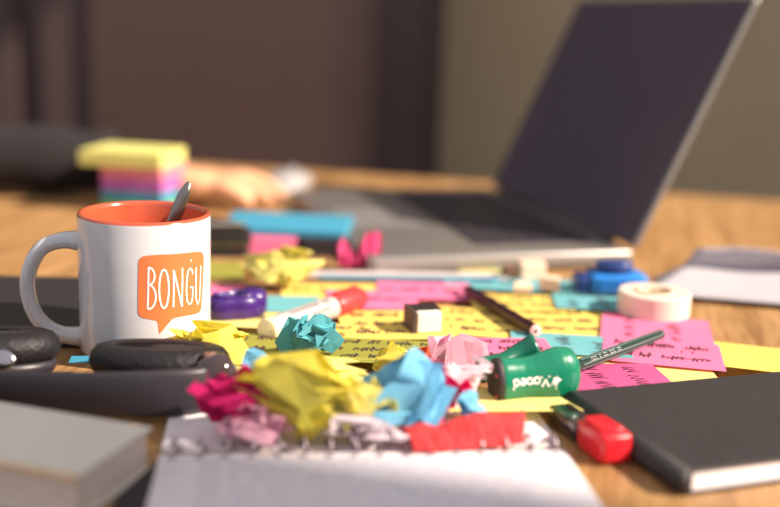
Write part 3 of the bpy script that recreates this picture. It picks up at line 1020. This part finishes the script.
for k in range(16):
    link('ruled_line', box(SW - 0.004, 0.0006, 0.0001, (SW / 2, -0.016 - k * 0.0075, 0.0035)), pale_rule, sn)
hl = []
rng = random.Random(9)
for k in range(16):
    x = 0.02
    while x < SW - 0.03:
        wl = rng.uniform(0.006, 0.014)
        hl.append([(x + wl * q / 6, -0.0145 - k * 0.0075 + 0.0028 * rng.random()) for q in range(7)])
        x += wl + 0.003
hw = link('handwriting', ribbon(hl, 0.0005, lambda x, y: (x, y, 0.0037)), mat('pale_ink', '#8a90aa', 0.8), sn)
hw['kind'] = 'stuff'

# ------------------------------------------------------------------ thick book bottom left
bc = P(78, 474, 0.022)
bfr = P(168, 432, 0.022)
bdir = (bfr - bc)
bang = math.atan2(bdir.y, bdir.x) + R(11)
bk = thing('book', 'thick grey covered book with cream page edges at the lower left corner', 'book', (bc.x, bc.y, 0), bang)
# local: x runs along the right side to the back, y to the left
BL = bdir.length
bgrey = mat('book_grey', '#d8d3c8', 0.7, var=0.06, scale=15)
bcream = mat('book_edge', '#e6c49c', 0.8, var=0.1, scale=400)
link('front_cover', box(BL + 0.004, 0.156, 0.0016, (BL / 2, 0.077, 0.0204), 0.0006), bgrey, bk)
link('page_block', box(BL, 0.152, 0.0188, (BL / 2, 0.0775, 0.0016)), page_edge, bk)
link('back_cover', box(BL + 0.004, 0.156, 0.0016, (BL / 2, 0.077, 0.0), 0.0006), bgrey, bk)
link('cover_edge', box(0.002, 0.156, 0.003, (-0.002, 0.077, 0.0195), 0.0006), bcream, bk)

fo = [P(x, y, 0) for x, y in ((163, 458), (150, 520), (128, 560), (92, 540), (118, 500))]  # outline of the gap; a dark sheet is added here to paint its shade
single('shade_sheet', prism([(p.x, p.y) for p in fo], 0.0, 0.002, 0.0005), mat('shade_sheet_black', '#2c262b', 0.7), 'flat dark sheet painting the shade in the gap between thick book and spiral notebook', 'shade_sheet')

# ------------------------------------------------------------------ headphones
hd = thing('headphones', 'black padded headphones lying folded in front of the mug', 'headphones', (-0.18, 0.59, 0))


def ell_ring(prof, a, b, n=48):
    """ear pad: profile (inset, z) around an ellipse of radii a, b"""
    return [[((a - i) * math.cos(2 * math.pi * k / n), (b - i) * math.sin(2 * math.pi * k / n), z) for k in range(n)] for i, z in prof]


def ear(cx, cy, z0, a, b, tilt, lean):
    cup = link('ear_cup', sections(ell_ring([(0.010, 0.0), (0.004, 0.002), (0.001, 0.006), (0.001, 0.009), (0.004, 0.011)], a, b), True, True), black_plastic, hd)
    cup.location = (cx, cy, z0)
    cup.rotation_euler = (lean[0], lean[1], tilt)
    pd = link('ear_pad', sections(ell_ring([(0.006, 0.0095), (0.001, 0.0115), (-0.0015, 0.0175), (0.0, 0.0225), (0.003, 0.0260), (0.008, 0.0275), (0.012, 0.0267), (0.014, 0.0245)], a, b), True, True), black_leather, cup)
    link('speaker_mesh', sections(ell_ring([(0.0138, 0.0240), (0.0142, 0.0255), (0.0095, 0.0260)], a, b), True, True), dark_cloth, cup)
    return cup


ear(0.053, -0.0110, 0.0045, 0.0385, 0.026, 0.0, (R(-9), 0))
lc = ear(-0.046, 0.004, 0.0045, 0.036, 0.027, R(8), (R(-9), 0))
# headband strip, standing on edge
bpth = spline([(0.083, -0.004), (0.080, -0.024), (0.058, -0.0395), (0.020, -0.0430), (-0.030, -0.0385), (-0.085, -0.028), (-0.13, -0.010), (-0.165, 0.02)][::-1] if False else
              [(x, y, 0) for x, y in ((0.089, -0.022), (0.080, -0.038), (0.056, -0.0475), (0.020, -0.0495), (-0.030, -0.0445), (-0.085, -0.034), (-0.135, -0.012), (-0.165, 0.03))], 8)
rings = []
for i, p in enumerate(bpth):
    t = (bpth[min(i + 1, len(bpth) - 1)] - bpth[max(i - 1, 0)]).normalized()
    nrm = Vector((-t.y, t.x, 0))
    zt = 0.0268 + 0.002 * math.sin(i * 0.12)
    rings.append([p + nrm * s * 0.0028 + Vector((0, 0, z)) for s, z in ((-0.6, 0.004), (0.6, 0.004), (1, 0.006), (1, zt - 0.002), (0.6, zt), (-0.6, zt), (-1, zt - 0.002), (-1, 0.006))])
band = link('headband', sections(rings, True, True), black_plastic, hd)
# glossy hinge and yoke at the right
hg = link('hinge', tube([(0.0865, -0.030, 0.001), (0.0870, -0.030, 0.004), (0.0870, -0.030, 0.014), (0.0862, -0.029, 0.025), (0.085, -0.028, 0.0305), (0.084, -0.027, 0.032)], [0.0085, 0.0120, 0.0130, 0.0125, 0.0095, 0.004], 24, (1.0, 0.75), up=(0, 1, 0)), black_gloss, hd)
link('hinge_screw', lathe([(0.0, 0.0), (0.0035, 0.0), (0.0035, 0.0012), (0.0, 0.0014)], 16), steel, hg).location = (0.084, -0.027, 0.0318)
ov = link('metal_badge', lathe([(0.0, 0.0016), (0.004, 0.0014), (0.0055, 0.0006), (0.006, 0.0)], 24), mat('bright_steel', '#b8b2b6', 0.2, 1.0), lc)
ov.scale = (1.3, 1.0, 1)
ov.rotation_euler = (R(75), 0, 0)
ov.location = (0.010, -0.0285, 0.014)

# ------------------------------------------------------------------ black notebook at the right
A_, B_ = P(550, 399, 0.013), P(685, 471, 0.013)
sv = (B_ - A_)
slen = sv.length * 1.07
ang = math.atan2(sv.y, sv.x) + R(81.5)
nbk = thing('notebook', 'black hardcover notebook with white page edges at the lower right', 'notebook', (B_.x, B_.y, 0), ang)
# local: +y up the spine to the far corner, +x to the right
NW = 0.20
link('cover', box(NW, slen, 0.0018, (NW / 2 + 0.003, slen / 2, 0.0115), 0.0007), black_cover, nbk)
link('cover', box(NW, slen, 0.0018, (NW / 2 + 0.003, slen / 2, 0.0), 0.0007), black_cover, nbk)
link('pages', box(NW - 0.006, slen - 0.003, 0.0096, (NW / 2 + 0.003, slen / 2, 0.0018)), page_white, nbk)
link('spine', sections([[(0.0035 + 0.0068 * math.cos(R(90 + 180 * k / 10)), y, 0.00665 + 0.00665 * math.sin(R(90 + 180 * k / 10))) for k in range(11)] for y in (0, slen)], True, True), black_cover, nbk)

# red capped highlighter along the spine
hA, hB = P(560, 410, 0.008), P(613, 446, 0.009)
M_, Lh = frame_between(hB, hA)
hi = thing('highlighter', 'chunky red capped highlighter lying along the black notebook spine', 'highlighter')
hi.matrix_world = M_
red_cap = mat('red_cap', '#ee2f3c', 0.25, var=0.05, translucent=0.3, coat=0.3)


def rrect(x, hw_, hh, cz, c=0.2):
    pts = []
    for sx2, sz2, a0 in ((1, 1, 0), (-1, 1, 90), (-1, -1, 180), (1, -1, 270)):
        for q in range(4):
            a2 = R(a0 + 30 * q)
            r2 = c * min(hw_, hh)
            pts.append((x, sx2 * (hw_ - r2) + r2 * math.cos(a2), cz + sz2 * (hh - r2) + r2 * math.sin(a2)))
    return pts


link('barrel', sections([rrect(x, hw_, hh, -0.002) for x, hw_, hh in ((Lh * 0.45, 0.0062, 0.005), (Lh * 0.55, 0.0066, 0.0054), (Lh * 1.0, 0.0066, 0.0054), (Lh * 1.03, 0.005, 0.004))], True, True), black_gloss, hi)
link('cap', sections([rrect(x, hw_, hh, 0.0) for x, hw_, hh in ((-0.005, 0.0064, 0.0054), (-0.0042, 0.0078, 0.0070), (0.0, 0.0082, 0.0076), (Lh * 0.36, 0.0080, 0.0076), (Lh * 0.43, 0.0068, 0.0062), (Lh * 0.45, 0.006, 0.0052))], True, True), red_cap, hi)
link('cap_ridge', sections([rrect(x, hw_, 0.0010, 0.0080) for x, hw_ in ((0.0, 0.005), (0.002, 0.0062), (Lh * 0.34, 0.0058), (Lh * 0.38, 0.0048))], True, True), red_cap, hi)

# ------------------------------------------------------------------ hand on a mouse
ms = thing('computer_mouse', 'white computer mouse beside the hand behind the blue pad', 'computer mouse', (-0.128, 1.325, 0), R(86))
mrings = []
for k in range(15):
    t = k / 14
    x = -0.052 + 0.104 * t
    s = max(0.05, math.sin(math.pi * min(max(t, 0.015), 0.985))) ** 0.45
    h = 0.026 * s * (1 - 0.25 * t) + 0.004
    mrings.append([(x, 0.029 * s * math.cos(a), 0.001 + max(0.0, h * (0.5 + 0.5 * math.sin(a)))) for a in [2 * math.pi * q / 20 for q in range(20)]])
link('shell', sections(mrings, True, True), mat('mouse_white', '#a5a19f', 0.3, var=0.02), ms)
link('scroll_wheel', tube([(0.030, -0.003, 0.0225), (0.030, 0.003, 0.0225)], 0.006, 14), mat('wheel_grey', '#8d8a8a', 0.5), ms)


def blob(bm, path, rad, n=12):
    me = tube(path, rad, n)
    bm.from_mesh(me)
    bpy.data.meshes.remove(me)


bm = bmesh.new()
# upper arm, forearm, wrist
blob(bm, [(-0.98, 1.30, 0.34), (-0.88, 1.27, 0.19), (-0.77, 1.24, 0.050)], [0.05, 0.045, 0.037], 16)
blob(bm, spline([(-0.775, 1.24, 0.046), (-0.62, 1.225, 0.044), (-0.47, 1.235, 0.040), (-0.34, 1.262, 0.033), (-0.275, 1.240, 0.027)], 4), [0.036, 0.036, 0.036, 0.036, 0.035, 0.034, 0.033, 0.032, 0.031, 0.030, 0.029, 0.028, 0.026, 0.024, 0.022, 0.021, 0.020], 16)
for yy, z2 in ((-0.030, 0.023), (-0.012, 0.027), (0.008, 0.028), (0.026, 0.025)):
    blob(bm, [(-0.285, 1.243 + yy * 0.35, 0.026), (-0.25, 1.226 + yy * 0.8, 0.024 + (z2 - 0.024) * 0.6), (-0.205, 1.214 + yy, z2)], [0.018, 0.0165, 0.0125])
# fingers: knuckle, middle, end, tip
fing = [
    [(-0.208, 1.184, 0.023), (-0.182, 1.176, 0.026), (-0.164, 1.174, 0.016), (-0.153, 1.174, 0.0085)],
    [(-0.206, 1.202, 0.027), (-0.172, 1.194, 0.031), (-0.148, 1.190, 0.020), (-0.133, 1.189, 0.0095)],
    [(-0.205, 1.222, 0.028), (-0.168, 1.218, 0.032), (-0.140, 1.216, 0.022), (-0.122, 1.216, 0.011)],
    [(-0.207, 1.240, 0.025), (-0.172, 1.243, 0.029), (-0.146, 1.245, 0.021), (-0.129, 1.246, 0.011)],
]
for f_, r0 in zip(fing, (0.0085, 0.0095, 0.0098, 0.0095)):
    blob(bm, f_, [r0 * 1.08, r0, r0 * 0.9, r0 * 0.72])
blob(bm, [(-0.268, 1.252, 0.022), (-0.240, 1.270, 0.018), (-0.214, 1.276, 0.013), (-0.194, 1.274, 0.010)], [0.0155, 0.013, 0.0105, 0.008])
me = bm_done(bm, True)
ph = bpy.data.objects.new('person', me)
C.objects.link(ph)
me.materials.append(skin)
tag(ph, 'person in a dark sleeve with one hand resting on the table beside the mouse', 'person')
rm_ = ph.modifiers.new('remesh', 'REMESH')
rm_.mode = 'VOXEL'
rm_.voxel_size = 0.003
rm_.use_smooth_shade = True
sm_ = ph.modifiers.new('smooth', 'SMOOTH')
sm_.iterations = 4
sm_.factor = 0.5
sl = spline([(-1.01, 1.31, 0.385), (-0.885, 1.27, 0.205), (-0.80, 1.245, 0.08), (-0.68, 1.23, 0.052), (-0.56, 1.228, 0.048), (-0.44, 1.241, 0.043), (-0.325, 1.262, 0.038)], 5)
sr = [0.056 - 0.021 * i / (len(sl) - 1) + 0.0022 * math.sin(i * 1.7) for i in range(len(sl))]
slv_ = link('sleeve', tube(sl, sr, 20), dark_cloth, ph)
